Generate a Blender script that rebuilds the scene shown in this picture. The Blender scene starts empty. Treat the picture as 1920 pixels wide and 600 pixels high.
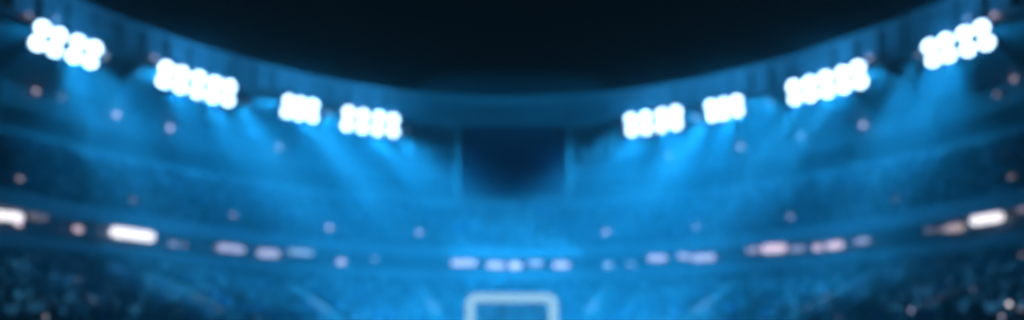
import bpy, bmesh, math, random
import numpy as np
from mathutils import Vector, Matrix
from mathutils.bvhtree import BVHTree

random.seed(7)
rng = np.random.default_rng(7)
SC = bpy.context.scene
COL = SC.collection
PI = math.pi

# ------------------------------------------------------------------ camera
F = 1500.0           # focal length in pixels of the 1920 px wide picture
EYE = 1.15           # eye height above the pitch
HZ = 590.0           # picture row of the horizon
def at(px, py, d):   # the point at depth d along a picture direction
    return Vector(((px - 960) / F * d, d, EYE + (HZ - py) / F * d))
cd = bpy.data.cameras.new('camera')
cam = bpy.data.objects.new('camera', cd)
COL.objects.link(cam)
cam.location = (0, 0, EYE)
cam.rotation_euler = (PI / 2, 0, 0)
cd.sensor_width = 36.0
cd.lens = 36.0 * F / 1920.0
cd.shift_y = (HZ - 300.0) / 1920.0
cd.clip_start = 0.1
cd.clip_end = 3000
cd.dof.use_dof = True
FOCUS = 6.0
BLUR = 21.5          # blur circle (px) at the far end stand
APERTURE = BLUR / ((126 - FOCUS) / 126) * FOCUS / F
cd.dof.focus_distance = FOCUS
cd.dof.aperture_fstop = (cd.lens / 1000.0) / APERTURE
SC.camera = cam

# ------------------------------------------------------------------ materials
def mat(name, col, rough=0.7, metal=0.0, var=0.25, scale=1.5, spec=0.3, emit=None, emit_s=0.0):
    m = bpy.data.materials.new(name)
    m.use_nodes = True
    nt = m.node_tree
    b = nt.nodes['Principled BSDF']
    b.inputs['Roughness'].default_value = rough
    b.inputs['Metallic'].default_value = metal
    b.inputs['Specular IOR Level'].default_value = spec
    tc = nt.nodes.new('ShaderNodeTexCoord')
    no = nt.nodes.new('ShaderNodeTexNoise')
    no.inputs['Scale'].default_value = scale
    no.inputs['Detail'].default_value = 4
    nt.links.new(tc.outputs['Object'], no.inputs['Vector'])
    rp = nt.nodes.new('ShaderNodeValToRGB')
    rp.color_ramp.elements[0].position = 0.3
    rp.color_ramp.elements[1].position = 0.7
    rp.color_ramp.elements[0].color = [c * (1 - var) for c in col] + [1]
    rp.color_ramp.elements[1].color = [min(1, c * (1 + var)) for c in col] + [1]
    nt.links.new(no.outputs['Fac'], rp.inputs['Fac'])
    nt.links.new(rp.outputs['Color'], b.inputs['Base Color'])
    if emit:
        b.inputs['Emission Color'].default_value = list(emit) + [1]
        b.inputs['Emission Strength'].default_value = emit_s
    return m

M = {
    'concrete': mat('weathered_concrete', (0.22, 0.23, 0.24), 0.85, var=0.3, scale=0.5),
    'terrace': mat('terrace_concrete', (0.10, 0.11, 0.12), 0.9, var=0.35, scale=0.8),
    'step': mat('stair_concrete', (0.40, 0.39, 0.38), 0.8, var=0.2, scale=1.5),
    'band': mat('painted_balcony', (0.42, 0.43, 0.45), 0.5, var=0.15, scale=0.35),
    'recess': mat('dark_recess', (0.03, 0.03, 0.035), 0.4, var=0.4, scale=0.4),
    'roof': mat('roof_sheet', (0.30, 0.32, 0.34), 0.6, var=0.2, scale=0.2),
    'rim': mat('roof_rim_paint', (0.25, 0.26, 0.28), 0.5, var=0.2, scale=0.3),
    'rim2': mat('rim_lattice_paint', (0.20, 0.21, 0.22), 0.5, 0.1, var=0.15),
    'steel': mat('painted_steel', (0.42, 0.44, 0.46), 0.45, 0.2, var=0.15),
    'darksteel': mat('dark_steel', (0.06, 0.065, 0.07), 0.5, 0.4, var=0.2),
    'screen': mat('switched_off_screen', (0.018, 0.034, 0.06), 0.35, var=0.3, scale=2.0),
    'white': mat('white_goal_paint', (0.82, 0.82, 0.82), 0.35, var=0.04),
    'net': mat('white_net', (0.6, 0.6, 0.6), 0.8, var=0.05),
    'grass': mat('pitch_grass', (0.03, 0.075, 0.02), 0.9, var=0.35, scale=0.6),
    'line': mat('pitch_line_paint', (0.75, 0.76, 0.74), 0.8, var=0.1),
    'ground': mat('stadium_ground', (0.05, 0.05, 0.052), 0.9, var=0.3, scale=0.2),
    'skin': mat('skin', (0.42, 0.27, 0.20), 0.6, var=0.2),
    'hair': mat('hair', (0.03, 0.022, 0.018), 0.7, var=0.3),
    'glass': mat('dark_gallery_glass', (0.03, 0.035, 0.04), 0.2, var=0.2, spec=0.5),
}
CLOTH = [mat('cloth_%s' % n, c, 0.85, var=0.2, scale=3) for n, c in (
    ('black', (0.02, 0.02, 0.022)), ('navy', (0.03, 0.05, 0.12)), ('blue', (0.08, 0.26, 0.60)),
    ('grey', (0.2, 0.2, 0.21)), ('white', (0.82, 0.82, 0.82)), ('rose', (0.50, 0.22, 0.25)),
    ('teal', (0.08, 0.38, 0.45)))]

def emitter_mat(name, col, s):
    m = mat(name, (0.6, 0.6, 0.6), 0.4, var=0.02, emit=col, emit_s=s)
    m.cycles.emission_sampling = 'FRONT' if 'lens' in name else 'NONE'
    return m
M['goal'] = emitter_mat('lit_goal_frame', (0.35, 0.70, 1.0), 1.45)  # glow put into the frame to imitate floodlit white paint
M['lens'] = emitter_mat('floodlight_lens', (0.48, 0.72, 1.0), 13.0)
LT = {}
def light_mat(tone, s):
    k = (tone, round(s, 2))
    if k not in LT:
        col = {'white': (1.0, 0.93, 0.96), 'pink': (1.0, 0.72, 0.80), 'brown': (1.0, 0.70, 0.62),
               'lilac': (0.80, 0.74, 1.0), 'blue': (0.45, 0.68, 1.0), 'teal': (0.05, 0.27, 0.52)}[tone]
        LT[k] = emitter_mat('lit_%s_%d' % (tone, int(s * 100)), col, s)
    return LT[k]

# ------------------------------------------------------------------ helpers
def tag(o, label=None, cat=None, group=None, kind=None):
    if label: o['label'] = label
    if cat: o['category'] = cat
    if group: o['group'] = group
    if kind: o['kind'] = kind
    return o

def empty(name, loc=(0, 0, 0)):
    o = bpy.data.objects.new(name, None)
    COL.objects.link(o)
    o.location = loc
    o.empty_display_size = 0.5
    return o

def obj(name, bm, m, parent=None, smooth=False):
    me = bpy.data.meshes.new(name)
    if isinstance(bm, bmesh.types.BMesh):
        bm.normal_update()
        bm.to_mesh(me)
        bm.free()
    else:
        me.from_pydata(bm[0], [], bm[1])
    for x in (m if isinstance(m, list) else [m]):
        me.materials.append(x)
    if smooth:
        me.polygons.foreach_set('use_smooth', [True] * len(me.polygons))
    o = bpy.data.objects.new(name, me)
    COL.objects.link(o)
    if parent: o.parent = parent
    return o

def frame(x, y, z, loc=(0, 0, 0)):
    m = Matrix((x, y, z)).transposed().to_4x4()
    m.translation = loc
    return m

def add_box(bm, c, s, mx=None):
    r = bmesh.ops.create_cube(bm, size=1.0)
    t = Matrix.Translation(c) @ Matrix.Diagonal((s[0], s[1], s[2], 1))
    if mx is not None: t = mx @ t
    bmesh.ops.transform(bm, matrix=t, verts=r['verts'])
    return r['verts']

def add_bar(bm, a, b, w, h=None):
    a, b = Vector(a), Vector(b)
    d = b - a
    L = d.length
    if L < 1e-5: return
    z = d / L
    ref = Vector((0, 0, 1)) if abs(z.z) < 0.95 else Vector((0, 1, 0))
    x = ref.cross(z).normalized()
    y = z.cross(x)
    add_box(bm, (0, 0, 0), (w, h or w, L), frame(x, y, z, (a + b) / 2))

def add_tube(bm, pts, r, seg=12, caps=True):
    pts = [Vector(p) for p in pts]
    rings = []
    for i, p in enumerate(pts):
        d = (pts[min(i + 1, len(pts) - 1)] - pts[max(i - 1, 0)]).normalized()
        ref = Vector((0, 0, 1)) if abs(d.z) < 0.9 else Vector((0, 1, 0))
        x = ref.cross(d).normalized()
        y = d.cross(x)
        rr = r[i] if isinstance(r, (list, tuple)) else r
        rings.append([bm.verts.new(p + rr * (math.cos(a) * x + math.sin(a) * y))
                      for a in [2 * PI * k / seg for k in range(seg)]])
    for A, B in zip(rings, rings[1:]):
        for k in range(seg):
            bm.faces.new((A[k], A[(k + 1) % seg], B[(k + 1) % seg], B[k]))
    if caps:
        bm.faces.new(list(reversed(rings[0])))
        bm.faces.new(rings[-1])

def lathe_y(bm, prof, seg=20):      # round body about the y axis from (y, radius) pairs; both ends capped
    rings = [[bm.verts.new((r * math.cos(2 * PI * k / seg), y, r * math.sin(2 * PI * k / seg))) for k in range(seg)] for y, r in prof]
    for A, B in zip(rings, rings[1:]):
        for k in range(seg):
            bm.faces.new((A[(k + 1) % seg], A[k], B[k], B[(k + 1) % seg]))
    bm.faces.new(rings[0])
    bm.faces.new(list(reversed(rings[-1])))

# ------------------------------------------------------------------ bowl plan
# half ellipse round the far end (centre y = YC), straight sides running back past the camera
YC = 50.0
YBACK = -24.0
def plan(a, b, n=150):
    pts = [(a, y) for y in np.linspace(YBACK, YC, 16)[:-1]]
    pts += [(a * math.cos(t), YC + b * math.sin(t)) for t in np.linspace(0, PI, n)]
    pts += [(-a, y) for y in np.linspace(YC, YBACK, 16)[1:]]
    return pts
def ell(t, a, b, z):
    return Vector((a * math.cos(t), YC + b * math.sin(t), z + EYE))

def sweep(profile, n=150, closed=False):
    """profile: list of (a, b, z above the eye) swept round the bowl; closed joins last to first and caps the ends"""
    vs, fs = [], []
    m = None
    for a, b, z in profile:
        p = plan(a, b, n)
        m = len(p)
        vs += [(x, y, z + EYE) for x, y in p]
    k = len(profile)
    for i in range(k if closed else k - 1):
        A, B = i * m, ((i + 1) % k) * m
        for j in range(m - 1):
            fs.append((A + j, A + j + 1, B + j + 1, B + j))
    if closed:
        fs.append(tuple(i * m for i in range(k)))
        fs.append(tuple(i * m + m - 1 for i in reversed(range(k))))
    return vs, fs

BVHS = {}
def surf(name, prof, m, parent, closed=False, n=150, key=None):
    v, f = sweep(prof, n, closed)
    o = obj(name, (v, f), m, parent)
    if key: BVHS.setdefault(key, []).append((v, f))
    return o
def bvh(keys):
    V, Fc = [], []
    for k in keys:
        for v, f in BVHS[k]:
            b = len(V)
            V += v
            Fc += [tuple(b + i for i in q) for q in f]
    return BVHTree.FromPolygons(V, Fc)

# ------------------------------------------------------------------ ground
bm = bmesh.new()
bmesh.ops.create_grid(bm, x_segments=8, y_segments=8, size=240)
g = obj('ground', bm, M['ground'])
g.location = (0, 60, -0.02)
tag(g, 'dark tarmac ground round and beneath the stadium stands', 'ground', kind='structure')
bm = bmesh.new()
add_box(bm, (0, 8, -0.011), (50, 116, 0.018))
tag(obj('pitch', bm, M['grass']), 'dark green football pitch in front of the stands', 'pitch', kind='structure')
bm = bmesh.new()
def line(x0, y0, x1, y1): add_box(bm, ((x0 + x1) / 2, (y0 + y1) / 2, 0.002), (abs(x1 - x0), abs(y1 - y0), 0.004))
GY = 61.7
line(-24, GY - 0.06, 24, GY + 0.06)
for s in (-1, 1):
    line(s * 24 - 0.06, GY - 0.06, s * 24 + 0.06, -40)
    line(s * 9.16 - 0.06, GY - 5.5, s * 9.16 + 0.06, GY - 0.06)
    line(s * 20.16 - 0.06, GY - 16.5, s * 20.16 + 0.06, GY - 0.06)
line(-9.22, GY - 5.62, 9.22, GY - 5.5)
line(-20.22, GY - 16.62, 20.22, GY - 16.5)
tag(obj('pitch_markings', bm, M['line']), 'white painted lines of the pitch and penalty area', 'pitch markings', kind='structure')

# ------------------------------------------------------------------ lower stand
FA, FB = 43.0, 76.0                 # plan half axes of the balcony front
LD, LROWS = 14.0, 17
LZ0, LZ1 = -0.8, 5.0                 # above the eye
def lower_row(i):                    # inner edge and tread height of a row
    f = i / LROWS
    return FA - LD * (1 - f), FB - LD * (1 - f), LZ0 + (LZ1 - LZ0) * f
lower = tag(empty('lower_stand', (0, YC + FB - LD, 0)), 'long dark lower stand full of spectators curving behind the goal below the balcony', 'stand')
lower.location = (0, 0, 0)
prof = []
for i in range(LROWS):
    a, b, z = lower_row(i)
    a2, b2, _ = lower_row(i + 1)
    prof += [(a, b, z), (a2, b2, z)]
prof += [(FA + 3, FB + 3, prof[-1][2]), (FA + 3, FB + 3, 5.5)]
surf('terrace', prof, M['terrace'], lower, key='lower')
a0, b0, _ = lower_row(0)
surf('front_wall', [(a0 - 0.25, b0 - 0.25, -EYE), (a0 - 0.25, b0 - 0.25, -0.45), (a0 - 0.03, b0 - 0.03, -0.45), (a0 - 0.03, b0 - 0.03, -EYE)],
     M['concrete'], lower, closed=True)

# ------------------------------------------------------------------ upper stand
UD, UROWS = 15.0, 19
UZ0, UZ1 = 9.4, 19.0
def upper_row(i):
    f = i / UROWS
    return FA + 0.6 + UD * f, FB + 0.6 + UD * f, UZ0 + (UZ1 - UZ0) * f
upper = tag(empty('upper_stand'), 'steep upper stand of seated spectators between the balcony and the gallery', 'stand')
prof = []
for i in range(UROWS):
    a, b, z = upper_row(i)
    a2, b2, _ = upper_row(i + 1)
    prof += [(a, b, z), (a2, b2, z)]
surf('terrace', prof, M['terrace'], upper, key='upper')

# ------------------------------------------------------------------ balcony between the stands
balc = tag(empty('balcony'), 'blue lit double banded balcony front with a dark recess between the two stands', 'balcony')
surf('upper_band', [(FA - 0.1, FB - 0.1, 8.9), (FA - 0.1, FB - 0.1, 10.45), (FA + 0.25, FB + 0.25, 10.45), (FA + 0.25, FB + 0.25, 8.9)], M['band'], balc, closed=True, key='balcony')
surf('lower_band', [(FA - 0.3, FB - 0.3, 5.5), (FA - 0.3, FB - 0.3, 6.8), (FA + 0.2, FB + 0.2, 6.8), (FA + 0.2, FB + 0.2, 5.5)], M['band'], balc, closed=True, key='balcony')
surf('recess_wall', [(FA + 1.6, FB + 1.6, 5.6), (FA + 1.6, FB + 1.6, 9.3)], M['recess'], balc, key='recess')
surf('soffit', [(FA + 0.25, FB + 0.25, 9.35), (FA + 1.7, FB + 1.7, 9.35)], M['concrete'], balc)
for t in np.linspace(0.16, PI - 0.16, 40):
    bm = bmesh.new()
    add_bar(bm, ell(t, FA + 0.9, FB + 0.9, 6.0), ell(t, FA + 0.9, FB + 0.9, 9.3), 0.25)
    obj('pillar', bm, M['darksteel'], balc)

# ------------------------------------------------------------------ gallery behind the upper stand
GA, GB = FA + UD + 0.6, FB + UD + 0.6
gal = tag(empty('gallery'), 'dark upper gallery with pale parapet under the stadium roof', 'gallery')
surf('parapet', [(GA, GB, 18.6), (GA, GB, 20.1), (GA + 0.3, GB + 0.3, 20.1), (GA + 0.3, GB + 0.3, 18.6)], M['band'], gal, closed=True, key='gallery')
surf('floor', [(GA + 0.3, GB + 0.3, 19.0), (GA + 6, GB + 6, 19.0)], M['concrete'], gal)
surf('rear_wall', [(GA + 6, GB + 6, 18.9), (GA + 6, GB + 6, 27.6)], M['concrete'], gal, key='gallery')
surf('window_band', [(GA + 5.9, GB + 5.9, 20.4), (GA + 5.9, GB + 5.9, 24.2)], M['glass'], gal)
for t in np.linspace(0.30, PI - 0.30, 20):
    bm = bmesh.new()
    add_bar(bm, ell(t, GA + 5.4, GB + 5.4, 19.0), ell(t, GA + 5.4, GB + 5.4, 27.2), 0.4)
    obj('pillar', bm, M['concrete'], gal)

# ------------------------------------------------------------------ roof
RA, RB = 47.8, 64.6
RZ0, RZ1 = 26.9, 31.2
roof = tag(empty('stadium_roof'), 'ring shaped stadium roof with a latticed rim around the black night sky', 'roof')
surf('roof_sheet', [(RA + 0.6, RB + 0.6, RZ0 + 0.6), (GA + 7, GB + 7, 27.6), (GA + 7, GB + 7, 28.2), (RA + 0.6, RB + 0.6, RZ1 - 0.2)], M['roof'], roof, closed=True, key='roof')
surf('rim_panel', [(RA + 0.5, RB + 0.5, RZ0 + 0.1), (RA + 0.5, RB + 0.5, RZ1 - 0.1)], M['rim'], roof, key='roof')
surf('lower_chord', [(RA, RB, RZ0), (RA, RB, RZ0 + 0.55), (RA + 0.45, RB + 0.45, RZ0 + 0.55), (RA + 0.45, RB + 0.45, RZ0)], M['steel'], roof, closed=True)
surf('upper_chord', [(RA, RB, RZ1 - 0.6), (RA, RB, RZ1), (RA + 0.45, RB + 0.45, RZ1), (RA + 0.45, RB + 0.45, RZ1 - 0.6)], M['steel'], roof, closed=True)
bm = bmesh.new()
ts = np.linspace(0.0, PI, 64)
for i, t in enumerate(ts):
    add_bar(bm, ell(t, RA + 0.22, RB + 0.22, RZ0 + 0.5), ell(t, RA + 0.22, RB + 0.22, RZ1 - 0.55), 0.4)
obj('lattice', bm, M['rim2'], roof)
raf = []
for t in np.linspace(0.08, PI - 0.08, 36):
    bm = bmesh.new()
    add_bar(bm, ell(t, RA + 0.7, RB + 0.7, RZ0 + 0.1), ell(t, GA + 5.8, GB + 5.8, 27.0), 0.5, 0.8)
    obj('rafter', bm, M['roof'], roof)
# lattice bays that hang below the rim on both sides of the scoreboard
for s in (-1, 1):
    bm = bmesh.new()
    t0 = PI / 2 - s * 0.165
    t1 = PI / 2 - s * 0.30
    for t in np.linspace(t0, t1, 4):
        add_bar(bm, ell(t, RA + 0.3, RB + 0.3, RZ0 - 0.003), ell(t, RA + 0.3, RB + 0.3, 22.2), 0.45)
    for z in (22.2, 24.5):
        for q in range(6):
            ta, tb = t0 + (t1 - t0) * q / 6, t0 + (t1 - t0) * (q + 1) / 6
            add_bar(bm, ell(ta, RA + 0.3, RB + 0.3, z), ell(tb, RA + 0.3, RB + 0.3, z), 0.45)
    obj('hanging_lattice', bm, M['darksteel'], roof)

# ------------------------------------------------------------------ scoreboard
SD = YC + RB - 0.9
sb = tag(empty('scoreboard', (0, SD, EYE + 16.2)), 'large switched off rectangular scoreboard hanging from the middle of the roof rim', 'scoreboard')
x0, x1 = (864 - 960) / F * SD, (1062 - 960) / F * SD
z1, z0 = (HZ - 235) / F * SD - 16.2, (HZ - 368) / F * SD - 16.2
bm = bmesh.new()
add_box(bm, ((x0 + x1) / 2, 0.3, (z0 + z1) / 2), (x1 - x0, 0.5, z1 - z0))
obj('screen', bm, M['screen'], sb)
bm = bmesh.new()
fw = 0.85
for xx in (x0 - fw / 2, x1 + fw / 2):
    add_box(bm, (xx, 0.2, (z0 + z1) / 2), (fw - 0.006, 0.8, z1 - z0 + 2 * fw))
for zz in (z0 - fw / 2, z1 + fw / 2):
    add_box(bm, ((x0 + x1) / 2, 0.2, zz), (x1 - x0 - 0.006, 0.78, fw - 0.006))
obj('frame', bm, M['rim2'], sb)
for xx in (x0 + 1.5, x1 - 1.5):
    bm = bmesh.new()
    add_bar(bm, (xx, 0.3, z1 + fw), (xx, 0.9, RZ1 - 16.2 - 0.3), 0.35)
    obj('hanger', bm, M['steel'], sb)

# ------------------------------------------------------------------ stairways
def ray(px, py, tree):
    o = Vector((0, 0, EYE))
    d = (at(px, py, 1.0) - o).normalized()
    h = tree.ray_cast(o, d)
    return h
TL, TU = bvh(['lower']), bvh(['upper'])
TRec = bvh(['recess'])
TAll = bvh(['lower', 'upper', 'balcony', 'gallery', 'roof'])
def theta(p, a, b): return math.atan2((p.y - YC) / b, p.x / a)
AISL_L, AISL_U = [], []
for px, py in ((108, 540), (360, 562), (580, 572), (800, 578), (1122, 578), (1340, 570), (1570, 556), (1812, 545)):
    h = ray(px, py, TL)
    if h[0] is None: continue
    t = theta(h[0], FA - 6, FB - 6)
    AISL_L.append(t)
for t in np.linspace(0.30, PI - 0.30, 13):
    AISL_U.append(t)
def stair(rows, rowf, t, w, parent, lit=()):
    bm = bmesh.new()
    for i in range(rows):
        a, b, z = rowf(i)
        a2, b2, z2 = rowf(i + 1)
        for k in range(2):
            f0, f1 = k / 2, (k + 1) / 2
            p = ell(t, a + (a2 - a) * f0, b + (b2 - b) * f0, z + 0.004)
            q = ell(t, a + (a2 - a) * f1, b + (b2 - b) * f1, z + 0.004)
            hgt = 0.05 + (z2 - z) * f0
            d = (q - p)
            L = d.length
            y = d / L
            x = y.cross(Vector((0, 0, 1))).normalized()
            add_box(bm, (0, 0, 0), (w, L - 0.004, hgt), frame(x, y, Vector((0, 0, 1)), (p + q) / 2 + Vector((0, 0, hgt / 2))))
    o = obj('stairway', bm, M['step'] if lit else M['concrete'], parent)
    for i0, i1, tone, s in lit:          # glowing strips added so the stairs show as pale streaks
        bm = bmesh.new()
        for i in range(i0, i1):
            a, b, z = rowf(i)
            p = ell(t, a, b, z)
            q = ell(t, a + 1, b + 1, z)
            y = (q - p).normalized()
            x = y.cross(Vector((0, 0, 1))).normalized()
            add_box(bm, (0, 0, 0), (w * 0.8, 0.04, 0.13), frame(x, y, Vector((0, 0, 1)), p - y * 0.025 + Vector((0, 0, -0.1))))
        obj('added_step_glow', bm, light_mat(tone, s), o)
    return o
for t in AISL_L: stair(LROWS, lower_row, t, 2.8, lower, ((4, 9, 'pink', 0.45), (9, 14, 'teal', 1.1)))
for t in AISL_U: stair(UROWS, upper_row, t, 1.3, upper)

# ------------------------------------------------------------------ crowd
def person_variant(kind):
    """a seated spectator: body loft, thighs, arms and head; returns verts, faces and slots (0 cloth 1 skin 2 hair 3 trousers)"""
    V, Fc, S = [], [], []
    def loft(rings, seg, slot, cap=True):
        base = len(V)
        for (cx, cy, cz, rx, ry) in rings:
            for k in range(seg):
                a = 2 * PI * k / seg
                V.append((cx + rx * math.cos(a), cy + ry * math.sin(a), cz))
        for i in range(len(rings) - 1):
            for k in range(seg):
                a, b = base + i * seg + k, base + i * seg + (k + 1) % seg
                Fc.append((a, b, b + seg, a + seg)); S.append(slot)
        if cap:
            Fc.append(tuple(base + (len(rings) - 1) * seg + k for k in range(seg))); S.append(slot)
            Fc.append(tuple(base + k for k in reversed(range(seg)))); S.append(slot)
    lean = {0: 0.0, 1: 0.06, 2: -0.04, 3: 0.0}[kind]
    # +y is towards the pitch
    loft([(0, 0, 0.42, .17, .12), (0, lean * .5, 0.66, .19, .13), (0, lean, 0.88, .22, .12), (0, lean, 0.97, .10, .08)], 6, 0)
    loft([(0, lean + .02, 0.97, .05, .05), (0, lean + .03, 1.05, .085, .10), (0, lean + .03, 1.14, .09, .10)], 6, 1, False)
    loft([(0, lean + .02, 1.14, .095, .105), (0, lean + .01, 1.22, .075, .08), (0, lean, 1.26, .02, .02)], 6, 2)
    for s in (-1, 1):
        loft([(s * .1, .42, 0.05, .06, .06), (s * .1, .40, 0.42, .07, .07), (s * .1, .10, 0.52, .085, .08)], 4, 3)
        if kind == 3:
            loft([(s * .22, lean, .86, .055, .055), (s * .30, lean + .05, 1.12, .045, .045), (s * .24, lean + .08, 1.40, .035, .035)], 4, 0)
        else:
            loft([(s * .16, lean + .26, .56, .04, .04), (s * .24, lean + .08, .62, .045, .045), (s * .23, lean, .88, .06, .06)], 4, 0)
    return np.array(V), Fc, S
VAR = [person_variant(k) for k in range(4)]
AV, AF, AM = [], [], []
base = 0
npeople = 0
def in_view(p, mrg=150):
    if p.y < 8: return False
    px = 960 + F * p.x / p.y
    return -mrg < px < 1920 + mrg
def seat_people(rows, rowf, aisles, aisle_w, pitch, fill):
    global base, npeople
    for i in range(rows):
        a, b, z = rowf(i)
        a2, b2, _ = rowf(i + 1)
        am, bmm = a * 0.45 + a2 * 0.55, b * 0.45 + b2 * 0.55
        t = 0.02
        while t < PI - 0.02:
            speed = math.hypot(am * math.sin(t), bmm * math.cos(t))
            t += pitch / speed
            p = ell(t, am, bmm, z)
            if not in_view(p): continue
            if any(abs(t - q) * speed < aisle_w / 2 + 0.25 for q in aisles): continue
            if rng.random() > fill: continue
            n = Vector((-math.cos(t) / am, -math.sin(t) / bmm, 0)).normalized()
            ang = math.atan2(n.y, n.x) - PI / 2 + rng.normal(0, 0.25)
            k = int(rng.choice(4, p=[.45, .25, .15, .15]))
            V, Fc, S = VAR[k]
            sc = rng.uniform(0.92, 1.1)
            c, s = math.cos(ang), math.sin(ang)
            W = np.empty_like(V)
            W[:, 0] = (V[:, 0] * c - V[:, 1] * s) * sc + p.x
            W[:, 1] = (V[:, 0] * s + V[:, 1] * c) * sc + p.y
            W[:, 2] = V[:, 2] * sc + p.z + (0.35 if rng.random() < 0.08 else 0.0) * 0
            AV.append(W)
            cl = int(rng.choice(7, p=[.36, .16, .09, .10, .16, .06, .07]))
            tr = int(rng.choice([0, 1, 3]))
            for q, sl in zip(Fc, S):
                AF.append(tuple(base + j for j in q))
                AM.append({0: cl, 1: 7, 2: 8, 3: tr}[sl])
            base += len(V)
            npeople += 1
seat_people(LROWS, lower_row, AISL_L, 3.6, 0.62, 0.85)
seat_people(UROWS, upper_row, AISL_U, 1.3, 0.72, 0.80)
me = bpy.data.meshes.new('crowd')
me.from_pydata(np.concatenate(AV).tolist(), [], AF)
for m in CLOTH + [M['skin'], M['hair']]: me.materials.append(m)
me.polygons.foreach_set('material_index', AM)
crowd = bpy.data.objects.new('crowd', me)
COL.objects.link(crowd)
tag(crowd, 'dense blurred crowd of seated spectators filling both stands', 'crowd', kind='stuff')
print('people', npeople)

# ------------------------------------------------------------------ goal
goal = tag(empty('goal', (0, GY, 0)), 'pale goal with added glow and round cornered frame in front of the lower stand', 'goal')
xl, xr = (881.5 - 960) / F * GY, (1037.5 - 960) / F * GY
zt = EYE + (HZ - 558.5) / F * GY
R = 0.34
bm = bmesh.new()
pts = [(xl, 0, 0.0), (xl, 0, zt - 0.45)]
for k in range(1, 7):
    a = PI - k * PI / 12
    pts.append((xl + 0.45 + 0.45 * math.cos(a), 0, zt - 0.45 + 0.45 * math.sin(a)))
pts += [(-x + xl + xr, y, z) for x, y, z in reversed(pts)]
add_tube(bm, pts, R, 14)
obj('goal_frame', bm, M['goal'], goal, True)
bm = bmesh.new()
for x in (xl, xr):
    add_tube(bm, [(x, 0.2, zt - 0.1), (x, 0.9, zt - 0.15), (x, 2.2, 0.0)], 0.05, 8)
add_tube(bm, [(xl, 2.2, 0.05), (xr, 2.2, 0.05)], 0.05, 8)
obj('net_support', bm, M['steel'], goal, True)
bm = bmesh.new()
n = 48
for i in range(n + 1):
    x = xl + (xr - xl) * i / n
    add_bar(bm, (x, 0.1, zt - 0.05), (x, 0.9, zt - 0.18), 0.022)
    add_bar(bm, (x, 0.9, zt - 0.18), (x, 2.2, 0.02), 0.022)
for j in range(15):
    f = j / 14
    p = (0.9 + 1.3 * f, (zt - 0.18) * (1 - f) + 0.02)
    add_bar(bm, (xl, p[0], p[1]), (xr, p[0], p[1]), 0.022)
obj('net', bm, M['net'], goal)

# ------------------------------------------------------------------ floodlight banks
HL = 26.0
GROUPF = 'floodlight banks hanging from the roof rim'
def lamp_mesh():
    bm = bmesh.new()      # housing: a round reflector can, axis +y towards the pitch
    prof = [(-0.55, 0.22), (-0.45, 0.38), (-0.10, 0.52), (0.10, 0.60), (0.95, 0.63), (0.95, 0.60), (0.02, 0.565), (0.01, 0.3)]
    lathe_y(bm, prof)
    h = bpy.data.meshes.new('lamp'); bm.to_mesh(h); bm.free()
    h.materials.append(M['darksteel'])
    bm = bmesh.new()
    prof = [(0.03, 0.55), (0.07, 0.50), (0.10, 0.36), (0.12, 0.10)]
    lathe_y(bm, prof)
    l = bpy.data.meshes.new('lens'); bm.to_mesh(l); bm.free()
    l.materials.append(M['lens'])
    for q in (h, l): q.polygons.foreach_set('use_smooth', [True] * len(q.polygons))
    return h, l
HOUS, LENS = lamp_mesh()
BANKS = [
    ('wide floodlight bank of eight separate lamps at the far left end of the roof rim',
     [(80, 53), (111, 66), (147, 79), (178, 90)], [(70, 81), (102, 93), (138, 105), (169, 115)], 1.12),
    ('floodlight bank of ten lamps, second along the rim from the left end',
     [(312, 128), (341, 137), (373, 146), (404, 156), (430, 162)], [(307, 152), (338, 162), (370, 172), (399, 181), (427, 187)], 1.26),
    ('compact floodlight bank of six lamps, second from the scoreboard on its left',
     [(542, 189), (564, 193), (587, 197)], [(538, 210), (561, 215), (586, 219)], 1.18),
    ('merged floodlight bank of eight lamps just left of the scoreboard',
     [(654, 211), (681, 216), (711, 220), (737, 224)], [(651, 234), (680, 239), (708, 243), (737, 246)], 1.36),
    ('merged floodlight bank of eight lamps just right of the scoreboard',
     [(1183, 224), (1210, 220), (1241, 215), (1267, 210)], [(1185, 244), (1212, 241), (1240, 237), (1268, 232)], 1.36),
    ('compact floodlight bank of six lamps, second from the scoreboard on its right',
     [(1333, 198), (1357, 194), (1381, 189)], [(1336, 217), (1357, 214), (1383, 208)], 1.18),
    ('floodlight bank of ten lamps, second along the rim from the right end',
     [(1488, 162), (1518, 155), (1548, 146), (1580, 137), (1608, 127)], [(1491, 184), (1520, 178), (1551, 171), (1582, 162), (1613, 153)], 1.26),
    ('wide floodlight bank of eight separate lamps at the far right end of the roof rim',
     [(1743, 87), (1773, 76), (1808, 63), (1840, 52)], [(1750, 112), (1779, 103), (1815, 92), (1850, 80)], 1.12),
]
AIMS = [(s * x, y, z) for s, x, y, z in ((-1, 18, 88, -10), (-1, 10, 98, -6), (-1, 7, 100, 0), (-1, 4, 96, 0), (1, 4, 96, 0), (1, 7, 100, 0), (1, 10, 98, -6), (1, 18, 88, -10))]
CONES = [62, 76, 76, 76, 76, 76, 76, 62]
SPOT_W = [x * 8800 for x in (27, 46, 40, 31, 31, 40, 46, 27)]
SPOT_COL = (0.012, 0.42, 1.0)
HALO_COL = (0.03, 0.41, 1.0)  # colour of the added halo lights
GLOW_W = [1600, 4500, 4500, 4000, 4000, 4500, 4500, 1600]
SPOTS = []
SHAFT = 2.6
ROOF_W = [1800, 13000, 13000, 14000, 14000, 13000, 13000, 1800]
SLANT = [0.42, 0.75, 0.9, 1.1, 1.1, 0.9, 0.75, 0.42]
RIM_W = [4000, 9000, 4000, 38000, 38000, 4000, 9000, 4000]
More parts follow.
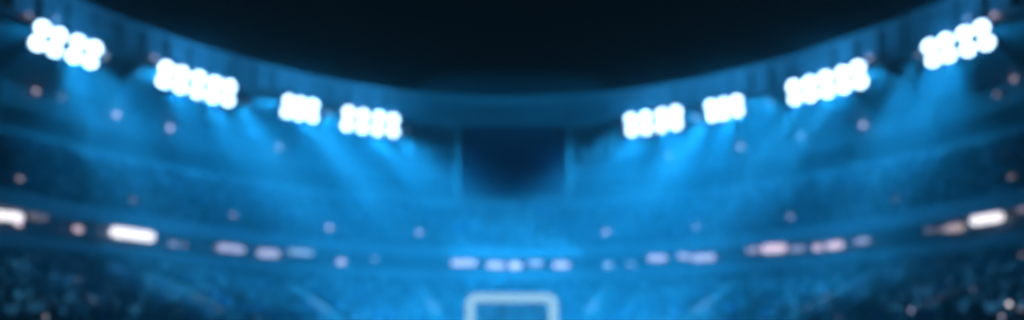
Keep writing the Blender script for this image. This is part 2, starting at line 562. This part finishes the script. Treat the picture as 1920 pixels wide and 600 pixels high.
def beam(name, loc, tgt, watt, cone, col, soft=1.0):
    ld = bpy.data.lights.new(name, 'SPOT')
    ld.energy = watt; ld.color = col
    ld.spot_size = math.radians(cone); ld.spot_blend = 0.8
    ld.shadow_soft_size = soft
    lo = bpy.data.objects.new(name, ld); COL.objects.link(lo)
    lo.location = loc
    lo.rotation_euler = (Vector(tgt) - Vector(loc)).to_track_quat('-Z', 'Y').to_euler()
for bi, (label, top, bot, ls) in enumerate(BANKS):
    cx = sum(p[0] for p in top + bot) / len(top + bot)
    cy = sum(p[1] for p in top + bot) / len(top + bot)
    d = HL * F / (HZ - cy)
    C = at(cx, cy, d)
    # the bank runs level along the rim; its lamps are set out at their real spacing on a plane tipped towards the pitch
    a = at(*top[0], HL * F / (HZ - (top[0][1] + bot[0][1]) / 2)); b = at(*top[-1], HL * F / (HZ - (top[-1][1] + bot[-1][1]) / 2))
    tx = Vector((b.x - a.x, b.y - a.y, 0)).normalized()
    nn = Vector((tx.y, -tx.x, 0))
    if nn.y > 0: nn = -nn
    tilt = math.radians(32)
    ny = (nn * math.cos(tilt) - Vector((0, 0, 1)) * math.sin(tilt))      # facing of the lamps
    up = (Vector((0, 0, 1)) * math.cos(tilt) + nn * math.sin(tilt))
    X = ny.cross(up).normalized()
    root = tag(empty('floodlight_bank', C), label, 'floodlight', GROUPF)
    root.rotation_euler = frame(X, ny, up).to_euler()
    inv = frame(X, ny, up, C).inverted()
    o0 = Vector((0, 0, EYE))
    locs = []
    for (px, py) in top + bot:
        dr = at(px, py, 1.0) - o0
        k = (C - o0).dot(ny) / dr.dot(ny)
        locs.append(inv @ (o0 + dr * k))
    xs = [p.x for p in locs]
    zs = [p.z for p in locs]
    bm = bmesh.new()
    n = len(top)
    for r_ in (locs[:n], locs[n:]):
        s = sorted(r_, key=lambda p: p.x)
        add_bar(bm, (s[0].x - 0.4, -0.62, s[0].z), (s[-1].x + 0.4, -0.62, s[-1].z), 0.16)
    for i in range(n):
        A, B = locs[i], locs[n + i]
        add_bar(bm, (A.x, -0.75, A.z + 0.5), (B.x, -0.75, B.z - 0.4), 0.14)
    obj('frame', bm, M['steel'], root)
    for e in (-1, 1):
        bm = bmesh.new()
        xx = (min(xs) if e < 0 else max(xs)) * 0.6
        # arm up and back to the rim
        w = inv.to_3x3() @ (Vector((0, 0, 1.9)) - nn * 1.6)
        add_bar(bm, (xx, -0.85, max(zs) * 0.6), Vector((xx, -0.85, max(zs) * 0.6)) + w, 0.2)
        obj('arm', bm, M['steel'], root)
    for p in locs:
        h = bpy.data.objects.new('lamp', HOUS); COL.objects.link(h)
        h.parent = root
        pw = C + X * p.x + ny * p.y + up * p.z
        f = (Vector((0, 12, 3)) - pw).normalized()                   # every lamp is turned to the pitch
        sx = f.cross(Vector((0, 0, 1))).normalized()
        R3 = frame(X, ny, up).inverted().to_3x3() @ frame(sx, f, sx.cross(f)).to_3x3()
        h.matrix_local = Matrix.Translation(p) @ R3.to_4x4() @ Matrix.Diagonal((ls, ls, ls, 1))
        l = bpy.data.objects.new('lens', LENS); COL.objects.link(l)
        l.parent = h
    # the beam of the bank
    tgt = Vector(AIMS[bi])
    cols = sorted(locs[:n], key=lambda p: p.x)
    for q in cols:
        ld = bpy.data.lights.new('floodlight_beam', 'SPOT')
        narrow = cols.index(q) % 2 == 1
        ld.energy = SPOT_W[bi] / n * (SHAFT if narrow else 0.9); ld.color = (0.04, 0.46, 1.0) if narrow else SPOT_COL
        ld.spot_size = math.radians(26 if narrow else CONES[bi]); ld.spot_blend = 1.0
        ld.shadow_soft_size = 0.6
        lo = bpy.data.objects.new('floodlight_beam', ld); COL.objects.link(lo)
        lo.location = C + X * q.x * 1.05 + ny * 2.2 + up * (0.6 if len(SPOTS) % 2 else -0.6)
        SPOTS.append(lo)
        lo.rotation_euler = (Vector((-SLANT[bi] * math.copysign(1, C.x), -0.4 if bi in (2, 3, 4, 5) else 0.0, -1.0)) if narrow else tgt + X * q.x * 1.6 - C).to_track_quat('-Z', 'Y').to_euler()
    # added unseen light that brightens the haze behind the scoreboard
    if bi in (3, 4):
        beam('added_stand_light', C - nn * 1.0 - Vector((0, 0, 2.0)), (-C.x * 0.1, 127, 16), 110000, 62, SPOT_COL, 0.6)
    # added unseen light that brightens the rim band
    sgn = 1 if bi < 4 else -1
    pos = C + nn * 1.5 + Vector((0, 0, 1.0))
    nxt = at(*((700, 200) if bi < 3 else (960, 190) if bi < 5 else (1220, 200)), 110)
    beam('added_rim_light', pos, nxt, RIM_W[bi], 60, SPOT_COL, 0.5)
    # added unseen spot in front of the bank, imitating a halo on the rim
    beam('added_rim_halo', C + nn * 3.2 + Vector((0, 0, 0.6)), C - nn * 1.0 + Vector((0, 0, 2.6)), GLOW_W[bi], 150, HALO_COL, 0.8)
    # added unseen spot that brightens the roof sheet and gallery behind the bank
    beam('added_roof_light', C - nn * 2.2 - Vector((0, 0, 1.0)), C - nn * 12.0 + Vector((0, 0, 2.0)), ROOF_W[bi], 160, SPOT_COL, 0.8)
    ld = bpy.data.lights.new('added_bank_glow', 'POINT')  # added unseen point light, imitating a soft halo round the bank
    ld.energy = 650; ld.color = HALO_COL
    ld.shadow_soft_size = 1.0
    lo = bpy.data.objects.new('added_bank_glow', ld); COL.objects.link(lo)
    lo.location = C + nn * 2.6 + Vector((0, 0, 1.0))

for s in (-1, 1):
    beam('added_stand_light', (s * 41.5, 76, 25.5), (s * 29, 57, 3), 60000, 44, (0.02, 0.42, 1.0))  # added unseen lights that brighten the crowd in the corners

# ------------------------------------------------------------------ lamps on the balcony recess
def strip(px0, px1, py0, py1, h, tone, s, label):
    pa, pb = ray(px0, py0, TRec)[0], ray(px1, py1, TRec)[0]
    if pa is None or pb is None: 
        print('strip miss', label); return
    o0 = Vector((0, 0, EYE))
    def pull(p): 
        v = (p - o0); return o0 + v * (1 - 1.0 / v.length)
    pa, pb = pull(pa), pull(pb)
    c = (pa + pb) / 2
    r = max(4, h / 2 - 2) / F * c.y
    pa, pb = pa - c, pb - c
    L = (pb - pa).length
    root = tag(empty('balcony_light', c), label, 'light', 'lights along the balcony recess')
    dr = (pb - pa).normalized()
    pts, rs = [], []
    for k in range(5):
        a = PI / 2 * k / 4
        pts.append(pa - dr * r * math.cos(a) ); rs.append(max(0.02, r * math.sin(a)))
    for k in range(5):
        a = PI / 2 * k / 4
        pts.append(pb + dr * r * math.sin(a)); rs.append(max(0.02, r * math.cos(a)))
    bm = bmesh.new()
    add_tube(bm, pts, rs, 14)
    obj('diffuser', bm, light_mat(tone, s * math.exp(0.0115 * c.y) * 0.92), root, True)
    bm = bmesh.new()
    back = Vector((c.x, c.y, 0)).normalized()
    for q in (pa, pb) if L > 1.0 else ((pa + pb) / 2,):
        add_bar(bm, q + back * r * 0.8, q + back * 1.0, r * 0.5)
    obj('bracket', bm, M['darksteel'], root)

# x0, x1 (centres of the round ends), rows, height
STRIPS = [
    (-6, 34, 403, 407, 22, 'white', 1.3, 'bright white strip light cut by the left picture edge on the balcony'),
    (33, 37, 419, 420, 13, 'pink', 0.8, 'small round pink light just under the strip at the left edge'),
    (62, 82, 405, 407, 20, 'brown', 0.10, 'dim brown glow beside the white strip at the left edge'),
    (144, 149, 429, 430, 16, 'pink', 0.65, 'single round pink light between the two bright strips on the left'),
    (217, 281, 435, 444, 23, 'white', 1.25, 'long bright white strip light on the left of the balcony'),
    (322, 328, 457, 458, 14, 'lilac', 0.24, 'dim lilac light right of the long white strip on the left'),
    (344, 346, 459, 459, 13, 'lilac', 0.17, 'faintest lilac light at the right end of a dim pair on the left balcony'),
    (414, 452, 464, 468, 18, 'lilac', 0.42, 'soft lilac strip light left of centre, longest of its cluster'),
    (488, 517, 474, 476, 19, 'lilac', 0.42, 'lilac strip light in the middle of the left cluster'),
    (546, 582, 472, 474, 14, 'blue', 0.40, 'bluish faint strip light at the right end of the left cluster'),
    (638, 642, 491, 491, 15, 'lilac', 0.55, 'round lilac light alone on the balcony left of the goal'),
    (702, 704, 486, 486, 12, 'blue', 0.28, 'faint bluish round light between the lone lilac light and the goal'),
    (852, 888, 493, 493, 15, 'lilac', 0.50, 'pale strip light above the left post of the goal'),
    (918, 940, 497, 498, 15, 'lilac', 0.50, 'pale short strip light above the crossbar, left of its brightest neighbour'),
    (960, 972, 498, 498, 16, 'lilac', 0.62, 'brightest pale light above the middle of the crossbar'),
    (996, 1012, 494, 494, 13, 'lilac', 0.36, 'soft short strip right of the brightest light above the crossbar'),
    (1042, 1062, 497, 497, 15, 'lilac', 0.50, 'pale strip light above the right post of the goal'),
    (1138, 1142, 497, 497, 14, 'blue', 0.48, 'round bluish light alone on the balcony right of the goal'),
    (1178, 1188, 496, 496, 12, 'blue', 0.22, 'very faint bluish light right of the lone round one'),
    (1220, 1244, 484, 484, 15, 'lilac', 0.45, 'lilac strip light at the left end of the right balcony pair'),
    (1276, 1288, 480, 481, 14, 'lilac', 0.40, 'short lilac light left of the longer one right of the goal'),
    (1302, 1336, 484, 482, 16, 'lilac', 0.45, 'longer lilac strip light at the right end of the right balcony pair'),
    (1404, 1420, 470, 468, 14, 'pink', 0.25, 'dim pink light at the left end of the brightest right cluster'),
    (1436, 1466, 467, 465, 20, 'pink', 0.70, 'bright pinkish strip light inside the right balcony cluster'),
    (1486, 1504, 467, 466, 14, 'lilac', 0.28, 'dim lilac light in the gap of the right balcony cluster'),
    (1530, 1536, 464, 464, 17, 'pink', 0.55, 'round pinkish light left of its twin in the right cluster'),
    (1556, 1574, 461, 459, 18, 'pink', 0.68, 'pinkish short strip right of its round twin in the right cluster'),
    (1608, 1625, 453, 451, 15, 'lilac', 0.30, 'dim lilac light that ends the right balcony cluster'),
    (1738, 1748, 433, 431, 14, 'brown', 0.10, 'very dim brown light far right on the balcony'),
    (1764, 1770, 431, 430, 13, 'brown', 0.22, 'small dim brown light beside the round pinkish brown one'),
    (1782, 1800, 428, 426, 19, 'brown', 0.42, 'round pinkish brown light left of the bright right strip'),
    (1828, 1872, 414, 407, 22, 'white', 1.25, 'bright white strip light on the far right of the balcony'),
    (1912, 1925, 393, 391, 15, 'pink', 0.22, 'dim pink light cut by the right picture edge on the balcony'),
]
for a in STRIPS: strip(*a)

# ------------------------------------------------------------------ round lamps on stands, gallery and roof
def globe(px, py, rpx, tone, s, label, tree, name, cat, group, lift):
    h = ray(px, py, tree)
    o0 = Vector((0, 0, EYE))
    if h[0] is None:
        print('globe miss', label); return
    v = h[0] - o0
    p = o0 + v * (1 - lift / v.length)
    r = rpx / F * p.y
    root = tag(empty(name, p), label, cat, group)
    bm = bmesh.new()
    bmesh.ops.create_uvsphere(bm, u_segments=14, v_segments=9, radius=r)
    obj('globe', bm, light_mat(tone, s * math.exp(0.0088 * p.y)), root, True)
    bm = bmesh.new()
    add_bar(bm, v.normalized() * r * 0.9, v.normalized() * lift * 0.98, r * 0.45)
    obj('bracket', bm, M['darksteel'], root)
GR = 'small round lamps on the stands and roof'
GLOBES = [
    (55, 29, 'pink', .22, 'faint pinkish lamp above the top left corner of the far left floodlight bank'),
    (105, 35, 'lilac', .14, 'very faint lamp over the far left floodlight bank'),
    (197, 105, 'blue', .55, 'bluish lamp touching the right end of the far left floodlight bank'),
    (68, 171, 'pink', .42, 'pink lamp in the dark area below the far left floodlight bank'),
    (117, 182, 'blue', .25, 'faint bluish lamp in the edge of the far left beam'),
    (219, 215, 'lilac', .62, 'clear lilac lamp between the two outer left floodlight banks, higher of two'),
    (319, 240, 'lilac', .68, 'clear lilac lamp below the left ten lamp floodlight bank'),
    (289, 108, 'lilac', .30, 'faint lamp at the upper left corner of the left ten lamp bank'),
    (258, 134, 'blue', .16, 'very faint bluish lamp between the two outer left floodlight banks'),
    (466, 194, 'blue', .75, 'big soft bluish lamp right of the left ten lamp bank'),
    (523, 276, 'blue', .42, 'faint bluish lamp below the left six lamp bank'),
    (616, 212, 'blue', .35, 'faint bluish lamp between the six and eight lamp banks left of the scoreboard'),
    (767, 247, 'blue', .30, 'faint bluish lamp right beside the bank left of the scoreboard'),
    (37, 335, 'pink', .28, 'dim pink lamp in the dark upper stand at the far left'),
    (250, 376, 'pink', .16, 'dim lamp just above the left balcony'),
    (437, 404, 'lilac', .24, 'dim lilac lamp above the soft lilac strip on the left balcony'),
    (617, 427, 'lilac', .55, 'round lamp in the upper stand between left cluster and scoreboard'),
    (786, 436, 'lilac', .52, 'round lamp in the upper stand below the left edge of the scoreboard'),
    (1137, 436, 'lilac', .52, 'round lamp in the upper stand below the right edge of the scoreboard'),
    (1304, 426, 'lilac', .52, 'round lamp in the upper stand above the right lilac balcony strips'),
    (1482, 406, 'lilac', .24, 'dim lilac lamp above the bright pink balcony cluster on the right'),
    (1681, 374, 'pink', .26, 'dim pink lamp just above the right balcony'),
    (1618, 234, 'lilac', .60, 'clear lilac lamp below the right ten lamp floodlight bank'),
    (1501, 256, 'blue', .25, 'very faint bluish lamp left of the clear lilac lamp on the right'),
    (1388, 275, 'blue', .50, 'soft bluish lamp below the right six lamp bank'),
    (1254, 291, 'blue', .20, 'faintest bluish lamp below the bank right of the scoreboard'),
    (1448, 192, 'blue', .60, 'soft bluish lamp left of the right ten lamp bank'),
    (1305, 221, 'blue', .35, 'faint bluish lamp between the eight and six lamp banks right of the scoreboard'),
    (1630, 108, 'lilac', .35, 'faint lilac lamp at the upper right corner of the right ten lamp bank'),
    (1721, 101, 'blue', .45, 'bluish lamp touching the left end of the far right floodlight bank'),
    (1864, 28, 'pink', .45, 'pink lamp above the top right corner of the far right floodlight bank'),
    (1815, 34, 'lilac', .18, 'very faint lamp over the far right floodlight bank'),
    (1901, 148, 'pink', .32, 'pink lamp in the dark area below the far right floodlight bank'),
    (1869, 177, 'brown', .15, 'dim brownish lamp under the pink one at the far right'),
    (1897, 332, 'brown', .34, 'pinkish brown lamp in the dark upper stand at the far right'),
    (1884, 291, 'brown', .10, 'dimmest brown lamp at the far right above the pinkish brown one'),
]
for px, py, tone, s, label in GLOBES:
    globe(px, py, 4.8, tone, s * 1.5, label, TAll, 'globe_lamp', 'lamp', GR, 1.3)
PH = [
    (145, 525, 'pink', .20, 'dim pink light right of the first stairway in the left crowd'),
    (78, 576, 'white', .75, 'bright white light low in the left crowd, upper of a pair'),
    (88, 594, 'white', .55, 'white light at the bottom edge of the left crowd, lower of a pair'),
    (15, 490, 'pink', .18, 'dim pink light under the balcony at the far left crowd edge'),
    (201, 591, 'lilac', .40, 'lilac light at the bottom edge right of the first left stairway'),
    (224, 561, 'blue', .20, 'dim bluish light between the first and second left stairways'),
    (4, 540, 'lilac', .18, 'dim lilac light cut by the left picture edge in the crowd'),
    (480, 596, 'pink', .25, 'dim pink light at the bottom edge between second and third left stairways'),
    (1892, 570, 'white', .85, 'bright white light low in the right crowd, brightest there'),
    (1824, 545, 'lilac', .45, 'lilac light on the upper part of the first right stairway'),
    (1735, 545, 'pink', .30, 'pink light left of the first right stairway in the crowd'),
    (1774, 528, 'brown', .14, 'dim brownish light above the pink one in the right crowd'),
    (1709, 582, 'lilac', .34, 'lilac light low in the right crowd, left of the first stairway'),
    (1575, 596, 'lilac', .50, 'lilac light at the bottom edge below the second right stairway'),
    (1914, 578, 'pink', .25, 'dim pink light cut by the right picture edge in the crowd'),
    (1878, 594, 'lilac', .35, 'lilac light at the bottom edge beneath the brightest right light'),
    (1916, 478, 'pink', .14, 'dimmest pink light under the balcony at the right picture edge'),
]
for px, py, tone, s, label in PH:
    globe(px, py, 3.6, tone, s * 2.2, label, TL, 'crowd_light', 'light', 'points of light in the lower crowd', 1.6)

# teal glowing panels added at random, imitating crowd speckle in the lower stand's corners
def add_crowd_specks(x0, x1, n, label, group):
    k = 0
    for _ in range(n * 3):
        px, py = random.uniform(x0, x1), 600 - 135 * random.random() ** 1.3
        edge = (px if px < 960 else 1920 - px) / 520
        if random.random() < edge * 0.8: continue
        h = ray(px, py, TL)
        if h[0] is None: continue
        o0 = Vector((0, 0, EYE))
        p = o0 + (h[0] - o0) * (1 - 1.4 / (h[0] - o0).length)
        p.z += 0.55
        bm = bmesh.new()
        add_box(bm, (0, 0, 0), (0.28, 0.03, 0.42))
        bmesh.ops.bevel(bm, geom=bm.edges[:], offset=0.009, segments=2, affect='EDGES')
        s = random.choice((0.12, 0.2, 0.3, 0.45, 0.7))
        o = tag(obj('added_speck', bm, light_mat('teal', s)), label, 'phone', group)
        o.location = p
        o.rotation_euler = (random.uniform(-0.3, 0.3), random.uniform(-0.6, 0.6), math.atan2(-p.x, p.y) + random.uniform(-0.4, 0.4))
        k += 1
        if k >= n: return
add_crowd_specks(0, 520, 140, 'small teal glowing speck added in the dark crowd at the lower left', 'added specks in the left crowd')
add_crowd_specks(1400, 1920, 140, 'small teal glowing speck added in the dark crowd at the lower right', 'added specks in the right crowd')

# ------------------------------------------------------------------ night air
bm = bmesh.new()
add_box(bm, (0, 60, 15.8), (500, 500, 34.4))
hz = bpy.data.materials.new('night_haze')
hz.use_nodes = True
nt = hz.node_tree
nt.nodes.remove(nt.nodes['Principled BSDF'])
pv = nt.nodes.new('ShaderNodeVolumePrincipled')
pv.inputs['Color'].default_value = (0.4, 0.88, 1.0, 1)
pv.inputs['Density'].default_value = 0.0088
pv.inputs['Anisotropy'].default_value = 0.0
nt.links.new(pv.outputs['Volume'], nt.nodes['Material Output'].inputs['Volume'])
haze = obj('haze', bm, hz)
tag(haze, 'blue lit misty night air filling the whole stadium bowl', 'haze', kind='stuff')

# ------------------------------------------------------------------ sky
w = bpy.data.worlds.new('World')
SC.world = w
w.use_nodes = True
nt = w.node_tree
sky = nt.nodes.new('ShaderNodeTexSky')
sky.sky_type = 'NISHITA'
sky.sun_disc = False
sky.sun_elevation = math.radians(-4.0)
sky.sun_rotation = math.radians(180)
bg = nt.nodes['Background']
nt.links.new(sky.outputs['Color'], bg.inputs['Color'])
bg.inputs['Strength'].default_value = 0.002

# ------------------------------------------------------------------ render settings
vs = SC.view_settings
vs.view_transform = 'Standard'
vs.look = 'None'
vs.gamma = 1
vs.exposure = 0
vs.use_curve_mapping = False
cy = SC.cycles
cy.use_denoising = True
cy.denoiser = 'OPENIMAGEDENOISE'
cy.max_bounces = 4
cy.diffuse_bounces = 2
cy.volume_bounces = 0
cy.sample_clamp_indirect = 3.0
cy.volume_step_rate = 4
